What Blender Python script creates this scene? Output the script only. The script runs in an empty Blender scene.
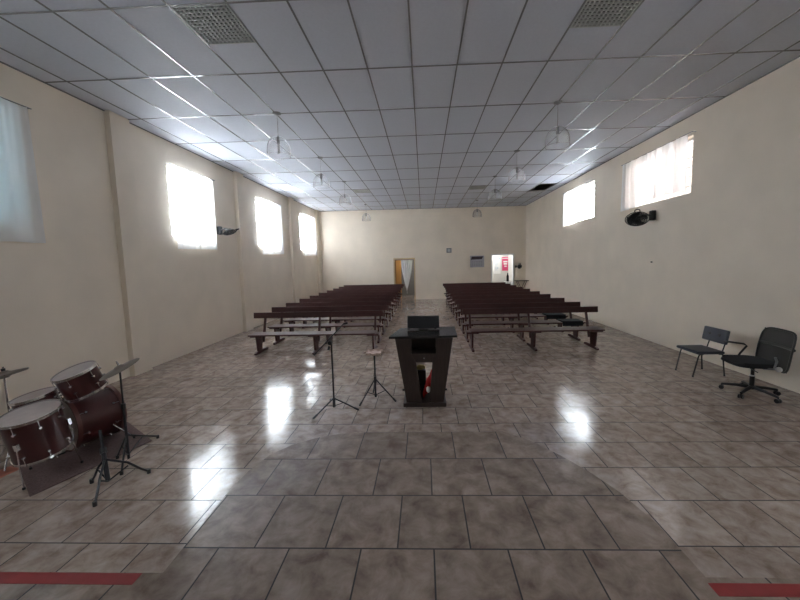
import bpy, bmesh, math, random
from mathutils import Vector, Matrix

random.seed(7)
S = bpy.context.scene
COL = S.collection
PI = math.pi

# ------------------------------------------------------------------ camera
PITCH, YAW, ROLL = .0886, .0337, -.0232
FPX, PX, PY, EYE = 335.0, 412.8945, 291.4085, 2.0


def cam_dir(a, fw, up):
    cp, sp = math.cos(PITCH), math.sin(PITCH)
    y = fw * cp + up * sp
    z = -fw * sp + up * cp
    c, s = math.cos(YAW), math.sin(YAW)
    return Vector((a * c - y * s, a * s + y * c, z))


cr, sr = math.cos(ROLL), math.sin(ROLL)
RIGHT = cam_dir(cr, 0, sr)
UP = cam_dir(-sr, 0, cr)
FWD = cam_dir(0, 1, 0)
cam = bpy.data.cameras.new('camera')
cam.sensor_width = 36.0
cam.lens = FPX / 800 * 36
cam.shift_x = -(PX - 400) / 800
cam.shift_y = (PY - 300) / 800
cam.clip_start = .02
cam_o = bpy.data.objects.new('camera', cam)
COL.objects.link(cam_o)
m = Matrix.Identity(4)
for i in range(3):
    m[i][0], m[i][1], m[i][2] = RIGHT[i], UP[i], -FWD[i]
m[2][3] = EYE
cam_o.matrix_world = m
S.camera = cam_o

# ------------------------------------------------------------------ light
S.view_settings.view_transform = 'Standard'
S.view_settings.look = 'None'
S.view_settings.gamma = 1
S.view_settings.exposure = 1.68
W = bpy.data.worlds.new('sky')
S.world = W
W.use_nodes = True
wb = W.node_tree.nodes['Background']
wb.inputs['Color'].default_value = (.93, .95, 1.0, 1)
wb.inputs['Strength'].default_value = 13.0
S.cycles.use_denoising = True
S.cycles.max_bounces = 10
S.cycles.diffuse_bounces = 6
S.cycles.glossy_bounces = 4
S.cycles.transparent_max_bounces = 12
S.cycles.sample_clamp_indirect = 8
S.cycles.caustics_reflective = False
S.cycles.caustics_refractive = False

XL, XR, YB, ZC, YF = -5.50, 5.32, 17.70, 4.74, -3.6
STAGE_Z = .335
# window openings: (wall, y0, y1, z0, z1)
WINS = [('l', 2.95, 4.52, 2.62, 4.20), ('l', 7.27, 8.70, 2.66, 4.20), ('l', 11.10, 12.74, 2.64, 4.22),
        ('l', 15.02, 16.86, 2.64, 4.26), ('r', 6.96, 9.04, 3.22, 4.34), ('r', 10.76, 12.78, 3.24, 4.36),
        ('l', -1.05, .30, 2.64, 4.20), ('r', -.5, .9, 3.22, 4.34)]  # last pair: unseen, added behind the camera to brighten the stage end


def portal(name, loc, sx, sy, rot):
    l = bpy.data.lights.new(name, 'AREA')
    l.shape = 'RECTANGLE'
    l.size, l.size_y = sx, sy
    l.cycles.is_portal = True
    o = bpy.data.objects.new(name, l)
    o.location = loc
    o.rotation_euler = rot
    COL.objects.link(o)


for i, (w, y0, y1, z0, z1) in enumerate(WINS):
    if w == 'l':
        portal('daylight_portal', (XL - .24, (y0 + y1) / 2, (z0 + z1) / 2), z1 - z0, y1 - y0, (0, -PI / 2, 0))
    else:
        portal('daylight_portal', (XR + .24, (y0 + y1) / 2, (z0 + z1) / 2), z1 - z0, y1 - y0, (0, PI / 2, 0))


# ------------------------------------------------------------------ materials
def newmat(name):
    mt = bpy.data.materials.new(name)
    mt.use_nodes = True
    return mt, mt.node_tree, mt.node_tree.nodes['Principled BSDF']


def mat(name, col, rough=.5, metal=0.0, var=.0, scale=6.0, bump=0.0, spec=.5, stretch=(1, 1, 1), coat=0.0):
    mt, nt, b = newmat(name)
    b.inputs['Roughness'].default_value = rough
    b.inputs['Metallic'].default_value = metal
    b.inputs['Specular IOR Level'].default_value = spec
    b.inputs['Coat Weight'].default_value = coat
    b.inputs['Base Color'].default_value = (*col, 1)
    if var or bump:
        tc = nt.nodes.new('ShaderNodeTexCoord')
        mp = nt.nodes.new('ShaderNodeMapping')
        mp.inputs['Scale'].default_value = stretch
        nz = nt.nodes.new('ShaderNodeTexNoise')
        nz.inputs['Scale'].default_value = scale
        nz.inputs['Detail'].default_value = 6
        nt.links.new(tc.outputs['Object'], mp.inputs['Vector'])
        nt.links.new(mp.outputs['Vector'], nz.inputs['Vector'])
        if var:
            rp = nt.nodes.new('ShaderNodeValToRGB')
            rp.color_ramp.elements[0].position = .3
            rp.color_ramp.elements[1].position = .7
            rp.color_ramp.elements[0].color = (*[c * (1 - var) for c in col], 1)
            rp.color_ramp.elements[1].color = (*[min(1, c * (1 + var)) for c in col], 1)
            nt.links.new(nz.outputs['Fac'], rp.inputs['Fac'])
            nt.links.new(rp.outputs['Color'], b.inputs['Base Color'])
        if bump:
            bp = nt.nodes.new('ShaderNodeBump')
            bp.inputs['Strength'].default_value = bump
            bp.inputs['Distance'].default_value = .01
            nt.links.new(nz.outputs['Fac'], bp.inputs['Height'])
            nt.links.new(bp.outputs['Normal'], b.inputs['Normal'])
    return mt


def tile_mat(name, dark, mid, light, w, h, x0, y0, rough):
    mt, nt, b = newmat(name)
    b.inputs['Specular IOR Level'].default_value = .65
    N, L = nt.nodes.new, nt.links.new
    tc = N('ShaderNodeTexCoord')
    mp = N('ShaderNodeMapping')
    mp.inputs['Location'].default_value = (-x0, -y0, 0)
    L(tc.outputs['Object'], mp.inputs['Vector'])
    br = N('ShaderNodeTexBrick')
    br.offset, br.offset_frequency, br.squash = .5, 2, 1
    br.inputs['Color1'].default_value = (.0, .0, .0, 1)
    br.inputs['Color2'].default_value = (1, 1, 1, 1)
    br.inputs['Scale'].default_value = 1
    br.inputs['Mortar Size'].default_value = .0048
    br.inputs['Mortar Smooth'].default_value = .1
    br.inputs['Brick Width'].default_value = w
    br.inputs['Row Height'].default_value = h
    L(mp.outputs['Vector'], br.inputs['Vector'])
    # mottled glaze, shifted per tile so every tile has its own clouding
    sh = N('ShaderNodeVectorMath')
    sh.operation = 'MULTIPLY_ADD'
    sh.inputs[1].default_value = (7, 3, 5)
    L(br.outputs['Color'], sh.inputs[0])
    L(mp.outputs['Vector'], sh.inputs[2])
    n1 = N('ShaderNodeTexNoise')
    n1.inputs['Scale'].default_value = 7.0
    n1.inputs['Detail'].default_value = 8
    n1.inputs['Roughness'].default_value = .62
    n1.inputs['Distortion'].default_value = .35
    L(sh.outputs['Vector'], n1.inputs['Vector'])
    rp = N('ShaderNodeValToRGB')
    e = rp.color_ramp.elements
    e[0].position, e[0].color = .31, (*dark, 1)
    e[1].position, e[1].color = .70, (*light, 1)
    k = e.new(.5)
    k.color = (*mid, 1)
    L(n1.outputs['Fac'], rp.inputs['Fac'])
    tint = N('ShaderNodeMix')
    tint.data_type = 'RGBA'
    tint.blend_type = 'MULTIPLY'
    tint.inputs['Factor'].default_value = .16
    L(rp.outputs['Color'], tint.inputs['A'])
    L(br.outputs['Color'], tint.inputs['B'])
    mx = N('ShaderNodeMix')
    mx.data_type = 'RGBA'
    L(br.outputs['Fac'], mx.inputs['Factor'])
    L(tint.outputs['Result'], mx.inputs['A'])
    mx.inputs['B'].default_value = (.022, .017, .015, 1)
    L(mx.outputs['Result'], b.inputs['Base Color'])
    n2 = N('ShaderNodeTexNoise')
    n2.inputs['Scale'].default_value = 2.2
    n2.inputs['Detail'].default_value = 4
    L(mp.outputs['Vector'], n2.inputs['Vector'])
    mr = N('ShaderNodeMapRange')
    mr.inputs['From Min'].default_value = .3
    mr.inputs['From Max'].default_value = .7
    mr.inputs['To Min'].default_value = rough * .75
    mr.inputs['To Max'].default_value = rough * 1.35
    L(n2.outputs['Fac'], mr.inputs['Value'])
    mo = N('ShaderNodeMix')
    mo.data_type = 'FLOAT'
    L(br.outputs['Fac'], mo.inputs['Factor'])
    L(mr.outputs['Result'], mo.inputs['A'])
    mo.inputs['B'].default_value = .8
    L(mo.outputs['Result'], b.inputs['Roughness'])
    inv = N('ShaderNodeMath')
    inv.operation = 'MULTIPLY_ADD'
    inv.inputs[1].default_value = -1
    inv.inputs[2].default_value = 1
    L(br.outputs['Fac'], inv.inputs[0])
    bp = N('ShaderNodeBump')
    bp.inputs['Strength'].default_value = .5
    bp.inputs['Distance'].default_value = .002
    L(inv.outputs[0], bp.inputs['Height'])
    wn = N('ShaderNodeTexWhiteNoise')
    wn.noise_dimensions = '3D'
    L(br.outputs['Color'], wn.inputs['Vector'])
    vs = N('ShaderNodeVectorMath')
    vs.operation = 'MULTIPLY_ADD'
    vs.inputs[1].default_value = (.020, .020, 0)
    vs.inputs[2].default_value = (-.010, -.010, 0)
    L(wn.outputs['Color'], vs.inputs[0])
    ge = N('ShaderNodeNewGeometry')
    va = N('ShaderNodeVectorMath')
    va.operation = 'ADD'
    L(ge.outputs['Normal'], va.inputs[0])
    L(vs.outputs['Vector'], va.inputs[1])
    vn = N('ShaderNodeVectorMath')
    vn.operation = 'NORMALIZE'
    L(va.outputs['Vector'], vn.inputs[0])
    L(vn.outputs['Vector'], bp.inputs['Normal'])
    L(bp.outputs['Normal'], b.inputs['Normal'])
    return mt


def sheer_mat(name, col, clear):
    mt, nt, b = newmat(name)
    N, L = nt.nodes.new, nt.links.new
    nt.nodes.remove(b)
    out = nt.nodes['Material Output']
    tr = N('ShaderNodeBsdfTransparent')
    tl = N('ShaderNodeBsdfTranslucent')
    df = N('ShaderNodeBsdfDiffuse')
    tl.inputs['Color'].default_value = (*col, 1)
    df.inputs['Color'].default_value = (*col, 1)
    m1 = N('ShaderNodeMixShader')
    m1.inputs[0].default_value = .45
    L(tl.outputs[0], m1.inputs[1])
    L(df.outputs[0], m1.inputs[2])
    m2 = N('ShaderNodeMixShader')
    m2.inputs[0].default_value = clear
    L(m1.outputs[0], m2.inputs[1])
    L(tr.outputs[0], m2.inputs[2])
    L(m2.outputs[0], out.inputs['Surface'])
    return mt


def glass_mat(name, tint, gloss):
    mt, nt, b = newmat(name)
    N, L = nt.nodes.new, nt.links.new
    nt.nodes.remove(b)
    out = nt.nodes['Material Output']
    tr = N('ShaderNodeBsdfTransparent')
    tr.inputs['Color'].default_value = (*tint, 1)
    gl = N('ShaderNodeBsdfGlossy')
    gl.inputs['Roughness'].default_value = .08
    lw = N('ShaderNodeLayerWeight')
    lw.inputs['Blend'].default_value = gloss
    mx = N('ShaderNodeMixShader')
    cl = N('ShaderNodeMapRange')
    cl.inputs['To Max'].default_value = .12
    L(lw.outputs['Fresnel'], cl.inputs['Value'])
    L(cl.outputs['Result'], mx.inputs[0])
    L(tr.outputs[0], mx.inputs[1])
    L(gl.outputs[0], mx.inputs[2])
    L(mx.outputs[0], out.inputs['Surface'])
    return mt


def milky_glass(name):
    mt, nt, b = newmat(name)
    N, L = nt.nodes.new, nt.links.new
    nt.nodes.remove(b)
    tr = N('ShaderNodeBsdfTransparent')
    tr.inputs['Color'].default_value = (.97, .97, .975, 1)
    tl = N('ShaderNodeBsdfTranslucent')
    tl.inputs['Color'].default_value = (.9, .9, .9, 1)
    gl = N('ShaderNodeBsdfGlossy')
    gl.inputs['Roughness'].default_value = .15
    lw = N('ShaderNodeLayerWeight')
    lw.inputs['Blend'].default_value = .35
    mr = N('ShaderNodeMapRange')
    mr.inputs['To Min'].default_value = .09
    mr.inputs['To Max'].default_value = .62
    L(lw.outputs['Facing'], mr.inputs['Value'])
    m1 = N('ShaderNodeMixShader')
    m1.inputs[0].default_value = .35
    L(tl.outputs[0], m1.inputs[1])
    L(gl.outputs[0], m1.inputs[2])
    mx = N('ShaderNodeMixShader')
    L(mr.outputs['Result'], mx.inputs[0])
    L(tr.outputs[0], mx.inputs[1])
    L(m1.outputs[0], mx.inputs[2])
    L(mx.outputs[0], nt.nodes['Material Output'].inputs['Surface'])
    return mt


M = dict(
    wall=mat('cream_wall_paint', (.78, .69, .575), .6, var=.05, scale=1.3, bump=.05),
    ceil=mat('ceiling_tile', (.56, .585, .655), .7, var=.03, scale=30),
    grid=mat('ceiling_grid_metal', (.40, .40, .41), .25, metal=.5),
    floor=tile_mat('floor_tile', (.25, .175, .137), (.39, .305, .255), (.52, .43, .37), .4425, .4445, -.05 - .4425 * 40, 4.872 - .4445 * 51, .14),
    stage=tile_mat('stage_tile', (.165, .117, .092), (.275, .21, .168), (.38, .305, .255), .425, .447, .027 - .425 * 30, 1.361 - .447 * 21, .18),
    concrete=mat('bare_concrete', (.35, .33, .31), .9, var=.1),
    bench=mat('dark_varnished_wood', (.060, .020, .018), .42, var=.25, scale=7, stretch=(.6, 5, 5), spec=.35),
    pulpit=mat('dark_brown_wood', (.032, .020, .016), .42, var=.25, scale=8, stretch=(6, 6, .6)),
    black=mat('black_plastic', (.010, .010, .011), .4),
    blackm=mat('black_metal', (.016, .016, .018), .35, metal=.3),
    mesh=mat('black_mesh_fabric', (.014, .014, .016), .85, var=.3, scale=300),
    fabric=mat('black_fabric', (.012, .012, .014), .9, var=.3, scale=150, bump=.2),
    navy=mat('navy_vinyl', (.022, .026, .045), .38, bump=.1, scale=60),
    chrome=mat('chrome', (.62, .62, .64), .18, metal=1.0),
    drum=mat('dark_red_drum_wrap', (.052, .011, .011), .3, var=.2, scale=6, coat=.3),
    head=mat('drum_skin', (.44, .38, .36), .5, var=.08, scale=12),
    hoop=mat('drum_hoop_wood', (.10, .035, .030), .3),
    brass=mat('cymbal_bronze', (.20, .165, .14), .4, metal=.7, var=.1, scale=20),
    rug=mat('brown_rug', (.13, .082, .076), .95, var=.25, scale=60, bump=.4),
    tape=mat('red_floor_tape', (.25, .022, .022), .5, var=.12, scale=9),
    tape2=mat('faded_red_tape', (.36, .10, .055), .5, var=.1, scale=9),
    sheer=sheer_mat('white_sheer_curtain', (.88, .89, .90), .09),
    cloth=mat('white_curtain_cloth', (.88, .88, .86), .9),
    frame=mat('painted_window_frame', (.55, .55, .54), .4),
    pane=glass_mat('window_glass', (.93, .96, .97), .15),
    lampglass=milky_glass('pendant_glass'),
    grey=mat('grey_metal', (.22, .22, .23), .4, metal=.4),
    vent=mat('vent_plastic', (.46, .47, .45), .5),
    duct=mat('dark_duct', (.03, .03, .032), .9),
    orange=mat('varnished_door_wood', (.50, .235, .055), .4, var=.15, scale=4, stretch=(8, 8, .6)),
    framewood=mat('pale_door_frame', (.60, .44, .26), .45),
    white=mat('white_paint', (.80, .80, .79), .5),
    offwhite=mat('off_white_room_paint', (.60, .59, .56), .7),
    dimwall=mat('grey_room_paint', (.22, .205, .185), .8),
    pink=mat('pink_poster', (.62, .06, .17), .5),
    lilac=mat('lilac_grey_board', (.42, .41, .45), .5),
    darkcard=mat('dark_purple_card', (.055, .038, .048), .5),
    ink=mat('pale_blue_print', (.45, .55, .66), .6),
    redcloth=mat('red_cloth', (.50, .02, .02), .8, var=.2, scale=14),
    yellowcloth=mat('yellow_cloth', (.50, .40, .15), .8, var=.2, scale=14),
    wicker=mat('pale_wood_tray', (.46, .33, .26), .5, var=.2, scale=30),
    cushion=mat('dark_blue_cushion', (.014, .014, .019), .9, var=.2, scale=20),
    brick=mat('blocker_brick', (.34, .29, .28), .9, var=.1, scale=5),  # for the added walls that hold back sky light
    render=mat('blocker_blue', (.08, .135, .17), .9),  # bluish to tint the daylight at the window above the drums
    tabletop=mat('grey_table_top', (.10, .085, .065), .5),
    clip=mat('pale_plastic', (.6, .6, .6), .5),
)


# ------------------------------------------------------------------ mesh helpers
def rot_to(n, spin=0.0):
    n = Vector(n).normalized()
    return n.to_track_quat('Z', 'Y').to_matrix() @ Matrix.Rotation(spin, 3, 'Z')


class MB:
    """collects shapes given in world coordinates and links them as one mesh"""

    def __init__(self):
        self.bm = bmesh.new()

    def box(self, x0, x1, y0, y1, z0, z1):
        return self.obox(((x0 + x1) / 2, (y0 + y1) / 2, (z0 + z1) / 2), (abs(x1 - x0), abs(y1 - y0), abs(z1 - z0)))

    def obox(self, c, s, R=None):
        R = R or Matrix.Identity(3)
        c = Vector(c)
        v = [self.bm.verts.new(c + R @ Vector((s[0] * i / 2, s[1] * j / 2, s[2] * k / 2)))
             for i in (-1, 1) for j in (-1, 1) for k in (-1, 1)]
        for f in ((0, 1, 3, 2), (4, 6, 7, 5), (0, 4, 5, 1), (2, 3, 7, 6), (0, 2, 6, 4), (1, 5, 7, 3)):
            self.bm.faces.new([v[i] for i in f])
        return self

    def bar(self, p, q, w, h, up=(0, 0, 1)):
        p, q = Vector(p), Vector(q)
        d = (q - p)
        z = d.normalized()
        x = z.cross(Vector(up))
        if x.length < 1e-4:
            x = z.cross(Vector((0, 1, 0)))
        x.normalize()
        y = z.cross(x)
        R = Matrix((x, y, z)).transposed()
        return self.obox((p + q) / 2, (w, h, d.length), R)

    def lathe(self, prof, seg=24, o=(0, 0, 0), n=(0, 0, 1), cap=True):
        R = rot_to(n)
        o = Vector(o)
        rings = []
        for r, z in prof:
            rings.append([self.bm.verts.new(o + R @ Vector((r * math.cos(2 * PI * i / seg), r * math.sin(2 * PI * i / seg), z)))
                          for i in range(seg)])
        for a, b in zip(rings, rings[1:]):
            for i in range(seg):
                j = (i + 1) % seg
                self.bm.faces.new((a[i], a[j], b[j], b[i]))
        if cap:
            self.bm.faces.new(rings[0][::-1])
            self.bm.faces.new(rings[-1])
        return self

    def cyl(self, p, q, r, r2=None, seg=12):
        p, q = Vector(p), Vector(q)
        d = q - p
        return self.lathe([(r, 0), (r if r2 is None else r2, d.length)], seg, p, d)

    def tube(self, pts, r, seg=8, closed=False):
        pts = [Vector(p) for p in pts]
        n = len(pts)
        rings = []
        ref = None
        for i, p in enumerate(pts):
            a = pts[(i - 1) % n] if (closed or i) else p
            b = pts[(i + 1) % n] if (closed or i < n - 1) else p
            t = (b - a).normalized()
            if ref is None:
                ref = t.orthogonal().normalized()
            ref = (ref - t * ref.dot(t))
            ref = ref.normalized() if ref.length > 1e-6 else t.orthogonal().normalized()
            u = t.cross(ref)
            rr = r[i] if isinstance(r, (list, tuple)) else r
            rings.append([self.bm.verts.new(p + ref * rr * math.cos(2 * PI * k / seg) + u * rr * math.sin(2 * PI * k / seg))
                          for k in range(seg)])
        prs = list(zip(rings, rings[1:])) + ([(rings[-1], rings[0])] if closed else [])
        for a, b in prs:
            for k in range(seg):
                j = (k + 1) % seg
                self.bm.faces.new((a[k], a[j], b[j], b[k]))
        if not closed:
            self.bm.faces.new(rings[0][::-1])
            self.bm.faces.new(rings[-1])
        return self

    def torus(self, c, R, r, n=(0, 0, 1), seg=40, s2=8, sq=None):
        q = rot_to(n)
        c = Vector(c)
        return self.tube([c + q @ Vector((R * math.cos(2 * PI * i / seg), R * math.sin(2 * PI * i / seg), 0)) for i in range(seg)], r, s2, True)

    def prism(self, pts, axis, a, b):
        """pts: 2D outline; axis 'x': (y,z), 'y': (x,z), 'z': (x,y)"""
        def mk(p, t):
            return {'x': (t, p[0], p[1]), 'y': (p[0], t, p[1]), 'z': (p[0], p[1], t)}[axis]
        A = [self.bm.verts.new(mk(p, a)) for p in pts]
        B = [self.bm.verts.new(mk(p, b)) for p in pts]
        n = len(pts)
        self.bm.faces.new(A)
        self.bm.faces.new(B[::-1])
        for i in range(n):
            j = (i + 1) % n
            self.bm.faces.new((A[i], B[i], B[j], A[j]))
        return self

    def surf(self, fn, nu, nv):
        g = [[self.bm.verts.new(fn(i / nu, j / nv)) for j in range(nv + 1)] for i in range(nu + 1)]
        for i in range(nu):
            for j in range(nv):
                self.bm.faces.new((g[i][j], g[i + 1][j], g[i + 1][j + 1], g[i][j + 1]))
        return self

    def build(self, name, mt, parent=None, loc=None, smooth=True, bevel=0.0, subsurf=0, solid=0.0):
        off = Vector((0, 0, 0))
        if parent is not None:
            p = parent
            while p is not None:
                off += p.location
                p = p.parent
        elif loc is not None:
            off = Vector(loc)
        bmesh.ops.translate(self.bm, verts=self.bm.verts, vec=-off)
        bmesh.ops.recalc_face_normals(self.bm, faces=self.bm.faces)
        me = bpy.data.meshes.new(name)
        self.bm.to_mesh(me)
        self.bm.free()
        me.materials.append(mt)
        if smooth:
            for p in me.polygons:
                p.use_smooth = True
            try:
                me.set_sharp_from_angle(angle=math.radians(38))
            except Exception:
                pass
        o = bpy.data.objects.new(name, me)
        COL.objects.link(o)
        if parent is not None:
            o.parent = parent
        elif loc is not None:
            o.location = loc
        if solid:
            k = o.modifiers.new('thickness', 'SOLIDIFY')
            k.thickness = solid
            k.offset = 0
        if bevel:
            k = o.modifiers.new('edge', 'BEVEL')
            k.width = bevel
            k.segments = 2
            k.limit_method = 'ANGLE'
        if subsurf:
            k = o.modifiers.new('smooth', 'SUBSURF')
            k.levels = k.render_levels = subsurf
        return o


def tag(o, label=None, cat=None, group=None, kind=None):
    if label:
        o['label'] = label
    if cat:
        o['category'] = cat
    if group:
        o['group'] = group
    if kind:
        o['kind'] = kind
    return o


def thing(name, label, cat, loc, group=None):
    o = bpy.data.objects.new(name, None)
    o.empty_display_size = .1
    COL.objects.link(o)
    o.location = loc
    return tag(o, label, cat, group)


def struct(mb, name, mt, label=None, **kw):
    o = mb.build(name, mt, **kw)
    return tag(o, label, None, None, 'structure')


def dup(root, loc, label):
    """copy of a thing with copies of its parts and sub-parts"""
    r = root.copy()
    COL.objects.link(r)
    r.location = loc
    r['label'] = label
    for ch in list(root.children):
        c = ch.copy()
        COL.objects.link(c)
        c.parent = r
        for g in list(ch.children):
            d = g.copy()
            COL.objects.link(d)
            d.parent = c
    return r


def rects_with_holes(u0, u1, v0, v1, holes):
    us = sorted({u0, u1, *[h[0] for h in holes], *[h[1] for h in holes]})
    vs = sorted({v0, v1, *[h[2] for h in holes], *[h[3] for h in holes]})
    out = []
    for a, b in zip(us, us[1:]):
        for c, d in zip(vs, vs[1:]):
            mu, mv = (a + b) / 2, (c + d) / 2
            if not any(h[0] < mu < h[1] and h[2] < mv < h[3] for h in holes):
                out.append((a, b, c, d))
    return out


# ------------------------------------------------------------------ the room
ZR = 5.6
mb = MB()
for a, b, c, d in rects_with_holes(YF, 21.0, -.2, ZR, [w[1:] for w in WINS if w[0] == 'l']):
    mb.box(XL - .2, XL, a, b, c, d)
struct(mb, 'wall_left', M['wall'], 'long cream wall with four curtained windows', smooth=False)
mb = MB()
for a, b, c, d in rects_with_holes(YF, 21.0, -.2, ZR, [w[1:] for w in WINS if w[0] == 'r']):
    mb.box(XR, XR + .2, a, b, c, d)
struct(mb, 'wall_right', M['wall'], 'long cream wall with two high windows', smooth=False)
D1 = (-1.535, -.50, 0, 2.14)
D2 = (3.56, 4.68, 0, 2.25)
mb = MB()
for a, b, c, d in rects_with_holes(XL, XR, 0, ZR, [D1, D2]):
    mb.box(a, b, YB, YB + .16, c, d)
struct(mb, 'wall_back', M['wall'], 'far end cream wall with two doorways', smooth=False)
mb = MB().box(XL - .2, XR + .2, YF - .2, YF, -.2, ZR)
struct(mb, 'wall_front', M['wall'], smooth=False)
struct(MB().box(XL - .2, XR + .2, YF - .2, 21.2, -.2, 0), 'floor', M['floor'], 'beige mottled glossy ceramic tile floor', smooth=False)
struct(MB().box(XL - .4, XR + .4, YF - .4, 21.4, ZR, ZR + .15), 'roof', M['concrete'], smooth=False)

# raised platform with a rounded apron towards the hall
outline = [(XL, YF), (XR, YF), (XR, 1.645), (1.43, 1.645), (1.425, 2.0), (1.36, 2.29), (1.26, 2.52), (1.13, 2.74), (.95, 2.98),
           (.74, 3.147), (-.62, 3.147), (-.86, 3.12), (-1.06, 3.05), (-1.25, 2.93), (-1.38, 2.78), (-1.455, 2.56), (-1.48, 2.3),
           (-1.47, 2.0), (-1.46, 1.645), (XL, 1.645)]
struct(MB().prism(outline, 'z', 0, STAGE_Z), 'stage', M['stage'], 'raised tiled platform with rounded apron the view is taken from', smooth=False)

# shallow pilasters along the windowed wall
for k, (a, b) in enumerate([(5.90, 6.30), (9.85, 10.25), (13.80, 14.20)]):
    struct(MB().box(XL, XL + .10, a, b, 0, ZC), 'trim_%d' % (k + 1), M['wall'], smooth=False)
struct(MB().box(XL, XL + .10, 17.2, YB, 0, ZC), 'trim_4', M['wall'], smooth=False)
# dark shadow-gap angle trim under the ceiling edge
for k, (x0, x1) in enumerate([(XL, XL + .022), (XR - .022, XR)]):
    struct(MB().box(x0, x1, YF, YB, ZC - .014, ZC + .0), 'trim_%d' % (k + 5), M['grid'], smooth=False)
struct(MB().box(XL, XR, YB - .022, YB, ZC - .014, ZC), 'trim_7', M['grid'], smooth=False)

# suspended ceiling
GX0, GXD, GY0, GYD = -.105, .631, 3.69, 1.294
gx = [GX0 + GXD * k for k in range(-8, 9)]
gy = [GY0 + GYD * k for k in range(-5, 11)]
hx = lambda k: GX0 + GXD * k
hy = lambda k: GY0 + GYD * k
VENTS = [(-4, 0), (3, 0), (-4, 7), (3, 7)]
holes = [(hx(i), hx(i + 1), hy(j), hy(j) + GYD / 2) for i, j in VENTS]
holes.append((hx(7), hx(8), hy(7), hy(8)))
mb = MB()
for a, b, c, d in rects_with_holes(XL, XR, YF, YB, holes):
    mb.box(a, b, c, d, ZC, ZC + .015)
ceil_o = struct(mb, 'ceiling', M['ceil'], 'white mineral tile suspended ceiling', smooth=False)
mb = MB()
for x in gx:
    if XL < x < XR:
        mb.box(x - .010, x + .010, YF, YB, ZC - .007, ZC + .001)
for y in gy:
    if YF < y < YB:
        mb.box(XL, XR, y - .010, y + .010, ZC - .0066, ZC + .0012)
tag(mb.build('grid', M['grid'], ceil_o, smooth=False), 'thin grey metal grid between the ceiling tiles')

# rooms behind the two doorways
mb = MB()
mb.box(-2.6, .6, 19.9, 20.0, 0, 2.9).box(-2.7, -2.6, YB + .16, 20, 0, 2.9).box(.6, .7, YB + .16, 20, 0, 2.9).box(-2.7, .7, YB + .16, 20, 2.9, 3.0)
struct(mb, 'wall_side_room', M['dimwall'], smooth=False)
mb = MB()
mb.box(2.6, 4.8, 18.85, 18.95, 0, 2.9).box(2.5, 2.6, YB + .16, 18.95, 0, 2.9).box(4.70, 4.8, YB + .16, 18.85, 0, 2.9).box(2.5, 4.8, YB + .16, 18.95, 2.9, 3.0)
struct(mb, 'wall_entrance_room', M['offwhite'], smooth=False)
el = bpy.data.lights.new('entrance_room_light', 'AREA')
el.shape = 'RECTANGLE'
el.size, el.size_y, el.energy, el.color = .8, .5, 13, (.93, .97, 1)
eo = bpy.data.objects.new('entrance_room_light', el)
eo.location = (3.5, 18.4, 2.85)
COL.objects.link(eo)
el2 = el.copy()
el2.name = 'side_room_fill'  # fill added to brighten the door leaf, no lamp seen there
el2.energy = 9
eo2 = bpy.data.objects.new('side_room_fill', el2)
eo2.location = (-.4, 18.7, 2.85)
COL.objects.link(eo2)

# door 1: wooden frame, leaf swung into the side room
d1 = MB()
d1.box(D1[0] - .05, D1[0] + .012, YB - .02, YB + .18, 0, 2.20).box(D1[1] - .012, D1[1] + .05, YB - .02, YB + .18, 0, 2.20)
d1.box(D1[0] - .05, D1[1] + .05, YB - .02, YB + .18, 2.128, 2.20)
door1 = struct(d1, 'door_1', M['framewood'], 'open doorway with orange wooden leaf', smooth=False)
leaf = MB().bar((D1[0] + .03, YB + .19, 1.06), (D1[0] + .27, YB + .96, 1.06), 2.10, .035, (1, 0, 0)).build('door_leaf', M['orange'], door1, smooth=False)
MB().cyl((D1[0] + .26, YB + .88, 1.0), (D1[0] + .33, YB + .87, 1.0), .012).build('door_handle', M['chrome'], leaf)
# door 2: white frame
d2 = MB()
d2.box(D2[0] - .04, D2[0] + .02, YB - .015, YB + .17, 0, 2.30).box(D2[1] - .02, D2[1] + .04, YB - .015, YB + .17, 0, 2.30)
d2.box(D2[0] - .04, D2[1] + .04, YB - .015, YB + .17, 2.24, 2.30)
struct(d2, 'door_2', M['white'], 'open doorway into a bright white room', smooth=False)

# ------------------------------------------------------------------ windows
for i, (w, y0, y1, z0, z1) in enumerate(WINS):
    xo, sg = (XL, -1) if w == 'l' else (XR, 1)
    xa, xb = xo + sg * .12, xo + sg * .16
    mb = MB()
    for a, b, c, d in ((y0, y0 + .045, z0, z1), (y1 - .045, y1, z0, z1), (y0, y1, z0, z0 + .045), (y0, y1, z1 - .045, z1)):
        mb.box(xa, xb, a, b, c, d)
    wo = struct(mb, 'window_%d' % (i + 1), M['frame'], None, smooth=False)
    MB().box(xo + sg * .136, xo + sg * .142, y0 + .03, y1 - .03, z0 + .03, z1 - .03).build('pane', M['pane'], wo, smooth=False)
    mb = MB()
    n = 6 if w == 'r' else 4
    for k in range(1, n):
        z = z0 + (z1 - z0) * k / n
        mb.box(xa, xb, y0 + .04, y1 - .04, z - .014, z + .014)
    if w == 'l':
        mb.box(xa, xb, (y0 + y1) / 2 - .02, (y0 + y1) / 2 + .02, z0 + .04, z1 - .04)
    mb.build('bar', M['frame'], wo, smooth=False)
    struct(MB().box(xo + sg * .01, xo + sg * .2, y0, y1, z0 - .004, z0 + .012), 'trim_%d' % (i + 8), M['white'], smooth=False)

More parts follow.
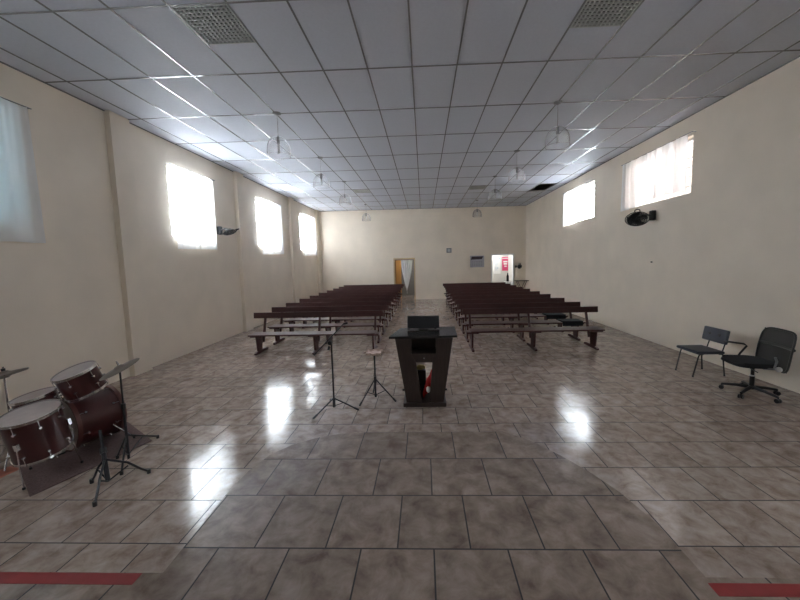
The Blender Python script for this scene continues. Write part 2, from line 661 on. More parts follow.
# blockers added outside three of the windows to cut their sky light
struct(MB().box(6.9, 7.1, 4.0, 11.9, 0, 7.2), 'wall_blocker_right', M['brick'], smooth=False)  # added to dim the nearer right-hand window
struct(MB().box(XR + .2, 6.75, 4.0, 10.2, 5.0, 5.1), 'slab_blocker', M['concrete'], smooth=False)  # added overhead to close the sky gap above that window
struct(MB().box(-6.6, -6.4, -1.0, 5.9, 0, 7.5), 'wall_blocker_left', M['render'], smooth=False)  # added to dim and tint the window above the drums
struct(MB().box(-7.6, -7.4, 14.4, 18.6, 0, 3.7), 'wall_blocker_far', M['brick'], smooth=False)  # added to soften daylight at the farthest window


def curtain(wall, y0, y1, zt, zb, folds, label, seed, amp=.035, rod=(.06, .06), open0=0.0):
    """sheer curtain on a thin rod; zb(t) gives the hem height along the rod"""
    rnd = random.Random(seed)
    xo, sg = (XL, 1) if wall == 'l' else (XR, -1)
    root = thing('curtain', label, 'curtain', (xo + sg * .08, (y0 + y1) / 2, zt), 'sheer curtains at the high windows')
    ph = [rnd.uniform(0, 6.28) for _ in range(4)]

    def fn(u, v):
        y = y0 + (y1 - y0) * u
        z = zt + (zb(u) - zt) * v
        k = 2 * PI * folds * u
        d = amp * (.45 + .55 * v) * (math.sin(k + ph[0]) + .45 * math.sin(1.7 * k + ph[1]) + .25 * math.sin(3.1 * k + ph[2]) * (1 - v))
        y += .02 * v * math.sin(k * .5 + ph[3])
        return Vector((xo + sg * (.085 + d), y, z))
    MB().surf(fn, 150, 14).build('fabric', M['sheer'], root)
    MB().cyl((xo + sg * .085, y0 - rod[0], zt + .008), (xo + sg * .085, y1 + rod[1], zt + .008), .008, seg=8).build('curtain_rod', M['grey'], root)
    for y in (y0 - rod[0] + .02, y1 + rod[1] - .02):
        MB().cyl((xo - sg * .005, y, zt + .008), (xo + sg * .085, y, zt + .008), .007, seg=8).build('bracket', M['grey'], root)
    return root


curtain('l', 2.75, 4.64, 4.23, lambda t: 2.385, 6, 'bluish dim sheer curtain at the window cut by the picture edge, above the drums', 1)
curtain('l', 7.30, 8.76, 4.22, lambda t: 2.40 + .04 * t, 7, 'white sheer curtain with small wall fan beside it', 2)
curtain('l', 11.17, 12.84, 4.24, lambda t: 2.36 + .04 * t, 7, 'white sheer curtain at the third window of the four, over the wooden benches', 3)
curtain('l', 15.10, 16.96, 4.30, lambda t: 2.38 + .05 * t, 7, 'white sheer curtain at the window closest to the far end wall', 4)
curtain('r', 7.02, 9.18, 4.37, lambda t: 3.28 - .06 * t + .035 * math.sin(5 * t) - .03 * (t < .03), 7, 'greyish sheer curtain with slats showing through, above the black wall fan', 5, rod=(.14, .03))
curtain('r', 11.20, 12.88, 4.37, lambda t: 3.40 - .22 * min(1, t * 1.9), 6, 'short sheer curtain pulled aside from bright window slats', 6, rod=(.46, .04))

# ------------------------------------------------------------------ ceiling vents
VL = ['square egg-crate ceiling vent on the window-lined side, closest to the stage',
      'square egg-crate ceiling vent on the two-window side, closest to the stage',
      'small far ceiling vent on the four-window side beside the pendant row',
      'small far ceiling vent two tiles from the dark missing ceiling tile']
v0 = None
for (i, j), lab in zip(VENTS, VL):
    x, y = hx(i) + GXD / 2, hy(j) + GYD / 4
    if v0 is None:
        a, b = GXD / 2 - .014, GYD / 4 - .014
        v0 = thing('ceiling_vent', lab, 'vent', (x, y, ZC), 'egg-crate ceiling vents')
        mb = MB()
        mb.box(x - a, x + a, y - b, y - b + .014, ZC - .008, ZC + .02).box(x - a, x + a, y + b - .014, y + b, ZC - .008, ZC + .02)
        mb.box(x - a, x - a + .014, y - b, y + b, ZC - .008, ZC + .02).box(x + a - .014, x + a, y - b, y + b, ZC - .008, ZC + .02)
        mb.build('frame', M['vent'], v0, smooth=False)
        mb = MB()
        n = 12
        for k in range(1, n):
            t = -a + 2 * a * k / n
            mb.box(x + t - .0055, x + t + .0055, y - b, y + b, ZC - .006, ZC + .014)
            t = -b + 2 * b * k / n
            mb.box(x - a, x + a, y + t - .0055, y + t + .0055, ZC - .0055, ZC + .0145)
        mb.build('grille', M['vent'], v0, smooth=False)
        mb = MB()
        mb.box(x - a - .01, x + a + .01, y - b - .01, y + b + .01, ZC + .34, ZC + .35)
        mb.box(x - a - .012, x - a - .002, y - b, y + b, ZC + .016, ZC + .34).box(x + a + .002, x + a + .012, y - b, y + b, ZC + .016, ZC + .34)
        mb.box(x - a, x + a, y - b - .012, y - b - .002, ZC + .016, ZC + .34).box(x - a, x + a, y + b + .002, y + b + .012, ZC + .016, ZC + .34)
        mb.build('duct', M['duct'], v0, smooth=False)
    else:
        dup(v0, (x, y, ZC), lab)

# ------------------------------------------------------------------ pendant lamps
PEND = [(-2.60, 6.25, 'clear glass bell pendant nearest the stage on the four-window side'),
        (-2.61, 8.85, 'clear glass bell pendant second from the stage on the four-window side'),
        (-2.60, 11.45, 'clear glass bell pendant third from the stage on the four-window side'),
        (-2.66, 16.0, 'clear glass bell pendant against the far wall above the orange door'),
        (2.42, 6.25, 'clear glass bell pendant nearest the stage on the two-window side'),
        (2.42, 8.85, 'clear glass bell pendant second from the stage on the two-window side'),
        (2.41, 11.40, 'clear glass bell pendant third from the stage, beside the missing ceiling tile'),
        (2.50, 15.7, 'clear glass bell pendant against the far wall above the notice board')]
p0 = None
for x, y, lab in PEND:
    if p0 is None:
        p0 = thing('pendant_lamp', lab, 'lamp', (x, y, ZC), 'glass bell pendant lamps')
        MB().lathe([(.075, -.004), (.07, -.022), (.03, -.038), (.008, -.045)], 20, (x, y, ZC)).build('canopy', M['grey'], p0)
        MB().cyl((x, y, ZC - .04), (x, y, ZC - .42), .004, seg=6).build('cord', M['grey'], p0)
        MB().lathe([(.010, -.40), (.026, -.42), (.028, -.53), (.020, -.545)], 16, (x, y, ZC)).build('socket', M['grey'], p0)
        q = MB()
        q.tube([(x + .018 * math.cos(t * .9), y + .018 * math.sin(t * .9), ZC - .55 - t * .0065) for t in range(26)], .010, 6)
        q.build('bulb', M['clip'], p0)
        prof = [(.03, -.418), (.07, -.43), (.12, -.46), (.165, -.51), (.192, -.57), (.205, -.64), (.208, -.70), (.204, -.755)]
        MB().lathe(prof, 36, (x, y, ZC), cap=False).build('shade', M['lampglass'], p0)
        MB().torus((x, y, ZC - .755), .204, .005, seg=36, s2=6).build('shade_rim', M['lampglass'], p0)
    else:
        dup(p0, (x, y, ZC), lab)

# ------------------------------------------------------------------ benches
ORD = ['front', 'second', 'third', 'fourth', 'fifth', 'sixth', 'seventh', 'eighth', 'ninth', 'tenth']
BL = [7.82, 8.78, 9.72, 10.82, 11.83, 12.88, 14.0, 15.0, 16.05, 17.05]
BR = [7.84, 8.72, 9.70, 10.78, 11.78, 12.88, 13.82, 14.80, 15.80, 16.80]


def make_bench(cx, yb, legs, half, label):
    root = thing('wooden_bench', label, 'bench', (cx, yb, 0), None)
    MB().box(cx - half + .10, cx + half - .10, yb - .62, yb - .25, .422, .452).build('seat', M['bench'], root, bevel=.006)
    # slightly reclined back board
    R = Matrix.Rotation(math.radians(-5), 3, 'X')
    MB().obox((cx, yb - .045, .808), (2 * half + .05, .026, .135), R).build('backrest', M['bench'], root, bevel=.005)
    for lx in legs:
        x = cx + lx
        MB().prism([(yb - .55, .425), (yb - .26, .425), (yb - .30, .06), (yb - .50, .06)], 'x', x - .018, x + .018).build('leg', M['bench'], root, bevel=.003)
        MB().prism([(yb - .62, 0), (yb - .02, 0), (yb - .02, .035), (yb - .12, .065), (yb - .52, .065), (yb - .62, .035)], 'x', x - .026, x + .026).build('foot', M['bench'], root, bevel=.004)
        MB().bar((x, yb - .215, .20), (x, yb - .003, .86), .045, .045, (0, 1, 0)).build('post', M['bench'], root, bevel=.003)
        MB().box(x - .13, x + .13, yb - .56, yb - .30, .385, .424).build('cleat', M['bench'], root, bevel=.004)
    return root


lb = None
for k, y in enumerate(BL):
    lab = '%s dark wooden bench from the stage in the four-window-side block' % ORD[k]
    if k == 0:
        lab = 'dark wooden bench right behind the two microphone stands, front of its block'
    if k == 9:
        lab = 'rearmost dark wooden bench in the four-window-side block, beside the curtained doorway'
    if lb is None:
        lb = make_bench(-2.52, y, (-1.27, .04, 1.36), 1.52, lab)
        lb['group'] = 'dark wooden benches in two blocks'
    else:
        dup(lb, (-2.52 - .006 * k, y, 0), lab)
rb = None
for k, y in enumerate(BR):
    lab = '%s dark wooden bench from the stage in the two-window-side block' % ORD[k]
    if k == 0:
        lab = 'dark wooden bench facing the two chairs, front of its block with empty seat'
    if k == 1:
        lab = 'second bench of its block, dark cushion on it nearer the stage'
    if k == 2:
        lab = 'third bench of its block, dark cushion on it farther from the stage'
    if k == 9:
        lab = 'rearmost dark wooden bench in the block beside the bright white doorway'
    if rb is None:
        rb = make_bench(2.44, y, (-1.39, -.03, 1.29), 1.53, lab)
        rb['group'] = 'dark wooden benches in two blocks'
    else:
        dup(rb, (2.44 + .006 * k, y, 0), lab)

# dark cushions lying on two seats
for k, (x0, x1, yy, lab) in enumerate([(3.32, 3.80, BR[1], 'flat dark cushion on the second bench seat, nearer of the two'),
                                       (3.29, 3.80, BR[2], 'flat dark cushion on the third bench seat, farther of the two')]):
    q = MB().prism([(yy - .655, .37), (yy - .624, .37), (yy - .624, .4535), (yy - .29, .4535), (yy - .29, .49), (yy - .64, .49), (yy - .655, .475)], 'x', x0, x1)
    o = q.build('seat_cushion', M['cushion'], loc=((x0 + x1) / 2, yy - .44, .454), bevel=.008)
    tag(o, lab, 'cushion', 'dark cushions on the benches')

# ------------------------------------------------------------------ pulpit
PL = thing('pulpit', 'dark wooden pulpit with V-shaped legs standing in the aisle', 'pulpit', (-.02, 4.66, 0))
P0, P1 = 4.50, 4.84
MB().prism([(-.317, 4.455), (.275, 4.455), (.275, 4.90), (-.317, 4.90)], 'z', 0, .055).build('base', M['pulpit'], PL, bevel=.006)
lf = [(-.414, .955), (-.192, .955), (-.192, .735), (-.131, .617), (-.072, .163), (-.060, .055), (-.272, .055)]
rf = [(.378, .955), (.144, .955), (.144, .735), (.094, .617), (.052, .163), (.045, .055), (.240, .055)]
MB().prism(lf, 'y', P0, P0 + .03).build('leg_panel', M['pulpit'], PL, bevel=.003)
MB().prism(rf, 'y', P0, P0 + .03).build('leg_panel', M['pulpit'], PL, bevel=.003)
MB().prism([(-.192, .735), (.144, .735), (.094, .617), (-.131, .617)], 'y', P0 + .001, P0 + .029).build('crossbar', M['pulpit'], PL)
MB().cyl((-.02, P0 - .004, .675), (-.02, P0 + .004, .675), .010, seg=12).build('lock', M['grey'], PL)
MB().prism([(-.414, .955), (-.386, .955), (-.244, .055), (-.272, .055)], 'y', P0 + .03, P1).build('side_panel', M['pulpit'], PL)
MB().prism([(.378, .955), (.350, .955), (.212, .055), (.240, .055)], 'y', P0 + .03, P1).build('side_panel', M['pulpit'], PL)
MB().prism([(-.386, .955), (.350, .955), (.298, .60), (-.330, .60)], 'y', P1 - .03, P1 - .001).build('front_panel', M['pulpit'], PL)
MB().box(-.335, .305, P0 + .03, P1 - .03, .715, .735).build('shelf', M['pulpit'], PL)
tp = MB()
tv = [(-.492, 4.455, .962), (.434, 4.455, .968), (.440, 4.90, 1.004), (-.365, 4.90, .992)]
lo = [tp.bm.verts.new(p) for p in tv]
hi = [tp.bm.verts.new((p[0], p[1], p[2] + .03)) for p in tv]
tp.bm.faces.new(lo)
tp.bm.faces.new(hi)
for i in range(4):
    j = (i + 1) % 4
    tp.bm.faces.new((lo[i], lo[j], hi[j], hi[i]))
TOPM = mat('black_lacquer_top', (.030, .028, .028), .22)
tp.build('top', TOPM, PL, bevel=.004)
for s, px in ((-1, -.30), (1, .262)):
    MB().cyl((px - .012 * s, 4.52, .225), (px + .028 * s, 4.52, .225), .014, seg=12).build('knob', M['black'], PL)

# tilted black panel on a low foot, on the pulpit top
bs = thing('tilted_panel_stand', 'black tilted panel on a low foot on the pulpit top', 'stand', (-.02, 4.78, 1.034))
R = Matrix.Rotation(math.radians(-20), 3, 'X')
MB().obox((-.022, 4.80, 1.125), (.46, .028, .185), R).build('panel', M['black'], bs, bevel=.008)
MB().obox((-.022, 4.752, 1.046), (.46, .05, .012), R).build('ledge', M['black'], bs)
MB().bar((-.02, 4.80, 1.07), (-.02, 4.76, 1.042), .09, .03).build('neck', M['black'], bs)
MB().box(-.09, .05, 4.70, 4.84, 1.034, 1.044).build('foot', M['black'], bs, bevel=.004)
MB().bar((-.20, 4.80, 1.075), (-.24, 4.74, 1.036), .03, .02).build('support', M['black'], bs)
MB().bar((.14, 4.80, 1.075), (.15, 4.74, 1.037), .03, .02).build('support', M['black'], bs)

# cloths lying inside the pulpit foot
def bundle(name, c, s, seed, mt, label, stretch, zb=.0565):
    rnd = random.Random(seed)
    q = MB()
    bmesh.ops.create_icosphere(q.bm, subdivisions=3, radius=1)
    ph = [rnd.uniform(0, 6) for _ in range(6)]
    for v in q.bm.verts:
        n = v.co.copy()
        k = 1 + .14 * math.sin(5 * n.x + ph[0]) * math.sin(4 * n.y + ph[1]) + .12 * math.sin(7 * n.z + ph[2] + 3 * n.x)
        v.co = Vector((n.x * s[0] * k + stretch * n.z, n.y * s[1] * k, max(-.9, n.z) * s[2] * k))
        v.co += Vector(c)
    zmin = min(v.co.z for v in q.bm.verts)
    for v in q.bm.verts:
        v.co.z += zb - zmin
    return tag(q.build(name, mt, loc=(c[0], c[1], zb)), label, 'cloth')


red = bundle('red_cloth', (.035, 4.62, .25), (.045, .05, .20), 4, M['redcloth'], 'crumpled red cloth propped inside the pulpit foot', .07)
q = MB()
bmesh.ops.create_icosphere(q.bm, subdivisions=2, radius=.035)
for v in q.bm.verts:
    v.co = Vector((v.co.x * .9 + .03, v.co.y + 4.55, v.co.z * 1.3 + .215))
tag(q.build('white_patch', M['cloth'], red), 'white patch on the red cloth')
tag(MB().box(-.17, .0, 4.72, 4.80, .056, .43).build('case', M['black'], loc=(-.08, 4.75, .056), bevel=.01), 'upright dark case standing inside the pulpit foot', 'case')
bundle('yellow_cloth', (-.08, 4.76, .48), (.07, .035, .035), 9, M['yellowcloth'], 'dull yellow cloth on the dark case inside the pulpit', 0, .431)

# ------------------------------------------------------------------ stands in front of the benches
MC = (-1.264, 4.40)
ms = thing('microphone_stand', 'black tripod microphone stand with slanted boom arm', 'microphone stand', (*MC, 0))
MB().cyl((*MC, .06), (*MC, .93), .011).build('pole', M['blackm'], ms)
MB().cyl((*MC, .04), (*MC, .17), .02).build('hub', M['black'], ms)
for fx, fy in ((-1.459, 4.132), (-.932, 4.37), (-1.40, 4.70)):
    lg = MB().tube([(MC[0], MC[1], .165), (MC[0] * .55 + fx * .45, MC[1] * .55 + fy * .45, .10), (fx, fy, .014)], .009).build('leg', M['blackm'], ms)
    d = Vector((fx - MC[0], fy - MC[1], -.15)).normalized()
    MB().cyl(Vector((fx, fy, .016)) - d * .05, Vector((fx, fy, .016)) + d * .015, .014, seg=10).build('rubber_foot', M['black'], lg)
    MB().tube([(MC[0], MC[1], .055), (MC[0] * .6 + fx * .4, MC[1] * .6 + fy * .4, .105)], .005, 6).build('brace', M['blackm'], ms)
MB().cyl((-1.280, 4.375, .935), (-1.280, 4.425, .935), .028).build('clutch', M['black'], ms)
MB().cyl((-1.285, 4.37, .895), (-1.295, 4.35, .85), .016).build('knob', M['black'], ms)
bm_ = MB().cyl((-1.494, 4.40, .785), (-1.075, 4.40, 1.205), .0075).build('boom_arm', M['blackm'], ms)
MB().cyl((-1.51, 4.40, .769), (-1.47, 4.40, .809), .013).build('counterweight', M['black'], bm_)
MB().bar((-1.085, 4.40, 1.195), (-1.03, 4.40, 1.205), .03, .025).build('clip', M['black'], ms)

TC = (-.735, 4.705)
ts = thing('tray_stand', 'black tripod stand topped by a small scalloped tray, beside the pulpit', 'stand', (*TC, 0))
MB().cyl((*TC, .05), (*TC, .70), .012).build('pole', M['blackm'], ts)
MB().cyl((*TC, .26), (*TC, .36), .02).build('hub', M['black'], ts)
MB().cyl((*TC, .06), (*TC, .10), .018).build('collar', M['black'], ts)
for fx, fy in ((-.929, 4.496), (-.443, 4.636), (-.81, 4.985)):
    lg = MB().cyl((*TC, .325), (fx, fy, .016), .009).build('leg', M['blackm'], ts)
    d = Vector((fx - TC[0], fy - TC[1], -.31)).normalized()
    MB().cyl(Vector((fx, fy, .018)) - d * .05, Vector((fx, fy, .018)) + d * .012, .014, seg=10).build('rubber_foot', M['black'], lg)
    k = .52
    MB().cyl((*TC, .08), (TC[0] + (fx - TC[0]) * k, TC[1] + (fy - TC[1]) * k, .325 + (.016 - .325) * k), .005, seg=6).build('brace', M['blackm'], ts)
q = MB()
n = 64
rr = [.122 + .019 * math.cos(8 * 2 * PI * i / n) for i in range(n)]
o1 = [q.bm.verts.new((TC[0] + rr[i] * math.cos(2 * PI * i / n), TC[1] + rr[i] * math.sin(2 * PI * i / n), .700)) for i in range(n)]
o2 = [q.bm.verts.new((TC[0] + 1.08 * rr[i] * math.cos(2 * PI * i / n), TC[1] + 1.08 * rr[i] * math.sin(2 * PI * i / n), .728)) for i in range(n)]
o3 = [q.bm.verts.new((TC[0] + .9 * rr[i] * math.cos(2 * PI * i / n), TC[1] + .9 * rr[i] * math.sin(2 * PI * i / n), .712)) for i in range(n)]
q.bm.faces.new(o1)
q.bm.faces.new(o3)
for i in range(n):
    j = (i + 1) % n
    q.bm.faces.new((o1[i], o1[j], o2[j], o2[i]))
    q.bm.faces.new((o2[i], o2[j], o3[j], o3[i]))
q.build('tray', M['wicker'], ts)

# ------------------------------------------------------------------ drum kit
RG = [(-3.186, 3.615), (-3.530, 2.687), (-4.26, 3.18), (-3.90, 4.08)]
tag(MB().prism(RG, 'z', .001, .008).build('rug', M['rug'], loc=(-3.87, 3.34, 0)), 'brown rug under the red drums', 'rug')


def drum(name, label, T, B, r, lugs, cat, group, hoopm='chrome', legs=None, snare=False):
    T, B = Vector(T), Vector(B)
    n = (T - B).normalized()
    L = (T - B).length
    root = thing(name, label, cat, (B.x, B.y, B.z), group)
    MB().lathe([(r, .008), (r, L - .008)], 48, B, n).build('shell', M['drum'], root)
    MB().lathe([(r + .002, L - .012), (r + .003, L - .002), (r - .004, L), (.001, L + .0005)], 48, B, n, cap=False).build('drumhead', M['head'], root)
    MB().lathe([(r + .002, .012), (r + .003, .002), (r - .004, 0), (.001, -.0005)], 48, B, n, cap=False).build('drumhead', M['head'], root)
    for c in (B + n * .012, T - n * .004):
        q = MB()
        if hoopm == 'chrome':
            q.lathe([(r + .004, -.012), (r + .014, -.012), (r + .012, .012), (r + .004, .012), (r + .004, -.012)], 48, c, n, cap=False)
        else:
            q.lathe([(r + .003, -.02), (r + .018, -.02), (r + .018, .02), (r + .003, .02), (r + .003, -.02)], 48, c, n, cap=False)
        q.build('hoop', M[hoopm], root)
    R = rot_to(n)
    for k in range(lugs):
        a = 2 * PI * (k + .35) / lugs
        d = R @ Vector((math.cos(a), math.sin(a), 0))
        p = (T + B) / 2 + d * r
        ends = ((-1, 1) if L > .2 else (0,))
        lug = MB()
        for e in ends:
            lug.cyl(p + n * e * (L * .5 - .085) - d * .002, p + n * e * (L * .5 - .085) + d * .022, .015, .010, seg=12)
        lug = lug.build('lug', M['chrome'], root)
        rod = MB()
        for e in ((-1, 1)):
            rod.cyl(p + d * .012 + n * e * max(.0, L * .5 - .085), p + d * .012 + n * e * (L * .5 + .004), .0024, seg=6)
        rod.build('tension_rod', M['chrome'], lug)
    if legs:
        for a, foot in legs:
            d = R @ Vector((math.cos(a), math.sin(a), 0))
            p = B + d * (r + .016) + n * (L * .5)
            lg = MB().tube([p, Vector((p.x + (foot[0] - p.x) * .25, p.y + (foot[1] - p.y) * .25, max(.16, B.z - .02))), Vector((foot[0], foot[1], .016))], .006).build('leg', M['chrome'], root)
            MB().cyl((foot[0], foot[1], .0085), (foot[0], foot[1], .03), .012, seg=10).build('rubber_foot', M['black'], lg)
            MB().obox(p - d * .004, (.03, .03, .06), R).build('bracket', M['chrome'], root)
    return root


ftT, ftB = Vector((-3.748, 2.933, .66)), Vector((-3.750, 3.012, .247))
nn = (ftT - ftB).normalized()
R = rot_to(nn)
lg = []
for a in (-1.35, .75, 2.85):
    d = R @ Vector((math.cos(a), math.sin(a), 0))
    p = ftB + d * .25
    lg.append((a, (p.x, p.y)))
drum('floor_tom', 'large dark red floor drum, nearest the camera, tilted', ftT, ftB, .205, 8, 'drum', 'dark red drums of one kit', legs=lg)
tmT, tmB = Vector((-3.70, 3.325, .935)), Vector((-3.664, 3.40, .69))
tm = drum('rack_tom', 'dark red tom drum mounted on top of the bass drum', tmT, tmB, .172, 6, 'drum', 'dark red drums of one kit')
snT = Vector((-4.05, 3.225, .715))
snB = Vector((-4.035, 3.24, .592))
drum('snare_drum', 'shallow red drum with pale skin behind the large floor drum', snT, snB, .165, 8, 'drum', 'dark red drums of one kit', snare=True)
# bass drum lies on its side
ax = Vector((.34, .94, 0)).normalized()
bc = Vector((-3.90, 3.60, .308))
bd = drum('bass_drum', 'big dark red bass drum lying on its side on the rug', bc + ax * .21, bc - ax * .21, .28, 8, 'drum', 'dark red drums of one kit', hoopm='hoop')
lat = Vector((ax.y, -ax.x, 0))
for s in (-1, 1):
    p = bc + lat * s * .262 + ax * .10 + Vector((0, 0, -.10))
    f = bc + lat * s * .40 + ax * .22
    sp = MB().cyl(p, (f.x, f.y, .02), .008).build('spur', M['chrome'], bd)
    MB().cyl((f.x, f.y, .0085), (f.x, f.y, .035), .012).build('rubber_foot', M['black'], sp)
# tom holder on the shell
MB().cyl(bc + Vector((.10, -.06, .27)), bc + Vector((.21, -.12, .39)), .012).build('tom_holder', M['chrome'], bd)
MB().bar(bc - ax * .24 + Vector((0, 0, -.288)), bc - ax * .46 + Vector((0, 0, -.28)), .10, .015).build('pedal', M['blackm'], bd)

# snare stand
ss = thing('snare_stand', 'chrome tripod under the shallow red drum', 'stand', (snB.x, snB.y, .008))
MB().cyl((snB.x, snB.y, .06), (snB.x, snB.y, .52), .011).build('pole', M['chrome'], ss)
for k in range(3):
    a = 2.27 + k * 2.094
    d = Vector((math.cos(a), math.sin(a), 0))
    MB().cyl((snB.x, snB.y, .22), (snB.x + d.x * .12, snB.y + d.y * .12, .018), .007).build('leg', M['chrome'], ss)
    MB().tube([(snB.x, snB.y, .49), (snB.x + d.x * .11, snB.y + d.y * .11, .550), (snB.x + d.x * .12, snB.y + d.y * .12, .556)], .006).build('arm', M['chrome'], ss)


def cymbal(mb, c, r, n):
    prof = [(.012, .030), (.03, .028), (.045, .016), (.055, .011), (r * .6, .005), (r, -.006), (r, -.0075), (r * .6, .003), (.055, .009), (.045, .013), (.03, .024), (.012, .026)]
    return mb.lathe(prof + [prof[0]], 48, c, n, cap=False)


# hi-hat at the picture edge
HC = (-4.31, 3.20)
hh = thing('hi_hat_cymbal', 'bronze pair of cymbals on a stand at the picture edge', 'cymbal', (*HC, 0))
MB().cyl((*HC, .05), (*HC, 1.03), .008).build('pole', M['chrome'], hh)
cymbal(MB(), (*HC, .955), .175, (-.22, -.05, 1)).build('top_cymbal', M['brass'], hh)
cymbal(MB(), (*HC, .938), .175, (.16, .04, -1)).build('bottom_cymbal', M['brass'], hh)
MB().cyl((*HC, .98), (*HC, 1.01), .016).build('clutch', M['black'], hh)
for k in range(3):
    a = 1.05 + k * 2.094
    MB().cyl((*HC, .30), (HC[0] + .19 * math.cos(a), HC[1] + .19 * math.sin(a), .014), .008).build('leg', M['chrome'], hh)

# crash cymbal and stand
CC = (-3.075, 3.19)
ch = thing('crash_cymbal', 'single bronze cymbal tilted over the tom on a thin tripod stand', 'cymbal', (*CC, 0))
MB().cyl((*CC, .05), (*CC, .62), .0125).build('pole', M['blackm'], ch)
MB().cyl((*CC, .60), (*CC, 1.03), .0085).build('upper_pole', M['blackm'], ch)
MB().cyl((*CC, .585), (*CC, .635), .02).build('collar', M['black'], ch)
cymbal(MB(), (*CC, 1.00), .175, (-.36, -.30, 1)).build('cymbal', M['brass'], ch)
MB().cyl((*CC, 1.02), (CC[0] - .02, CC[1] - .008, 1.075), .010, .006).build('wing_nut', M['chrome'], ch)
for fx, fy in ((-3.17, 3.68), (-3.275, 3.27), (-2.98, 3.00)):
    q = MB().cyl((*CC, .30), (fx, fy, .022), .009).build('leg', M['blackm'], ch)
    MB().cyl((fx, fy, .0), (fx, fy, .034), .015, seg=10).build('rubber_foot', M['black'], q)
    MB().cyl((*CC, .09), ((CC[0] + fx) / 2, (CC[1] + fy) / 2, .16), .006, seg=6).build('brace', M['blackm'], ch)

# empty double-braced stand in front of the rug
BC = Vector((-2.915, 2.80, .07))
st = thing('drum_stand', 'black double-braced tripod stand leaning, in front of the rug', 'stand', (BC.x, BC.y, 0))
top = Vector((-3.13, 2.98, .46))
MB().cyl(BC, BC + (top - BC) * .6, .019).build('pole', M['blackm'], st)
MB().cyl(BC + (top - BC) * .55, top, .012).build('upper_pole', M['blackm'], st)
MB().cyl(BC + (top - BC) * .54, BC + (top - BC) * .64, .026).build('collar', M['black'], st)
for fx, fy in ((-2.824, 2.579), (-3.152, 2.875), (-2.726, 3.023)):
    h = BC + (top - BC) * .42
    mid = Vector(((BC.x + fx) / 2, (BC.y + fy) / 2, .15))
    q = MB().tube([h, mid + Vector((0, 0, .03)), (fx * .8 + BC.x * .2, fy * .8 + BC.y * .2, .075), (fx, fy, .02)], .010).build('leg', M['blackm'], st)
    MB().cyl((fx, fy, 0), (fx, fy, .04), .016, seg=10).build('rubber_foot', M['black'], q)
    MB().cyl(BC, mid, .007, seg=8).build('brace', M['blackm'], st)

# ------------------------------------------------------------------ floor tape
tag(MB().box(XL + .02, -1.572, 1.575, 1.640, STAGE_Z + .0005, STAGE_Z + .0025).build('floor_tape', M['tape'], loc=(-3.5, 1.61, STAGE_Z), smooth=False),
    'red tape strip on the stage edge below the drums', 'tape', 'red tape strips on the stage edge')
tag(MB().box(1.412, XR - .02, 1.545, 1.612, STAGE_Z + .0005, STAGE_Z + .0025).build('floor_tape', M['tape'], loc=(3.4, 1.58, STAGE_Z), smooth=False),
    'red tape strip on the stage edge below the office chair', 'tape', 'red tape strips on the stage edge')
tag(MB().prism([(-4.266, 3.186), (-4.128, 3.084), (-4.156, 2.848), (-4.359, 2.997)], 'z', .0005, .0025).build('floor_tape', M['tape2'], loc=(-4.5, 2.88, 0), smooth=False),
    'faded orange-red tape strip on the floor beside the rug', 'tape')

# ------------------------------------------------------------------ navy chair
NC = thing('side_chair', 'low dark navy vinyl chair with tufted back, against the wall', 'chair', (4.62, 5.70, 0))
q = MB()
def seatf(u, v):
    x = 4.31 + .54 * u
    y = 5.43 + .50 * v
    return Vector((x, y, .452 + .022 * (1 - abs(2 * u - 1) ** 4) * (1 - abs(2 * v - 1) ** 4)))
q.box(4.39, 4.83, 5.44, 5.91, .392, .442)
q.build('seat', M['navy'], NC, bevel=.022)
R = Matrix.Rotation(math.radians(10), 3, 'Y')
bk = MB().obox((4.900, 5.725, .650), (.045, .47, .235), R).build('backrest', M['navy'], NC, bevel=.016)
BTN = mat('dark_button', (.006, .007, .012), .5)
for dy in (-.095, .095):
    q = MB().cyl(Vector((4.880, 5.725 + dy, .668)), Vector((4.872, 5.725 + dy, .670)), .026, .02, seg=14).build('button', BTN, bk)
for fx, fy, tx, ty in ((4.385, 5.875, 4.45, 5.86), (4.402, 5.525, 4.46, 5.49), (4.862, 5.915, 4.80, 5.87), (4.92, 5.54, 4.83, 5.49)):
    q = MB().tube([(tx + (.06 if tx < 4.6 else -.06), ty, .385), (tx, ty, .379), (fx * .15 + tx * .85, fy * .15 + ty * .85, .34), (fx, fy, .012)], .011).build('leg', M['blackm'], NC)
    MB().cyl((fx, fy, 0), (fx, fy, .025), .014, seg=10).build('rubber_foot', M['black'], q)
for y in (5.545, 5.845):
    MB().tube([(4.78, y, .385), (4.865, y, .40), (4.90, y, .52), (4.935, y, .70)], .010).build('back_post', M['blackm'], NC)

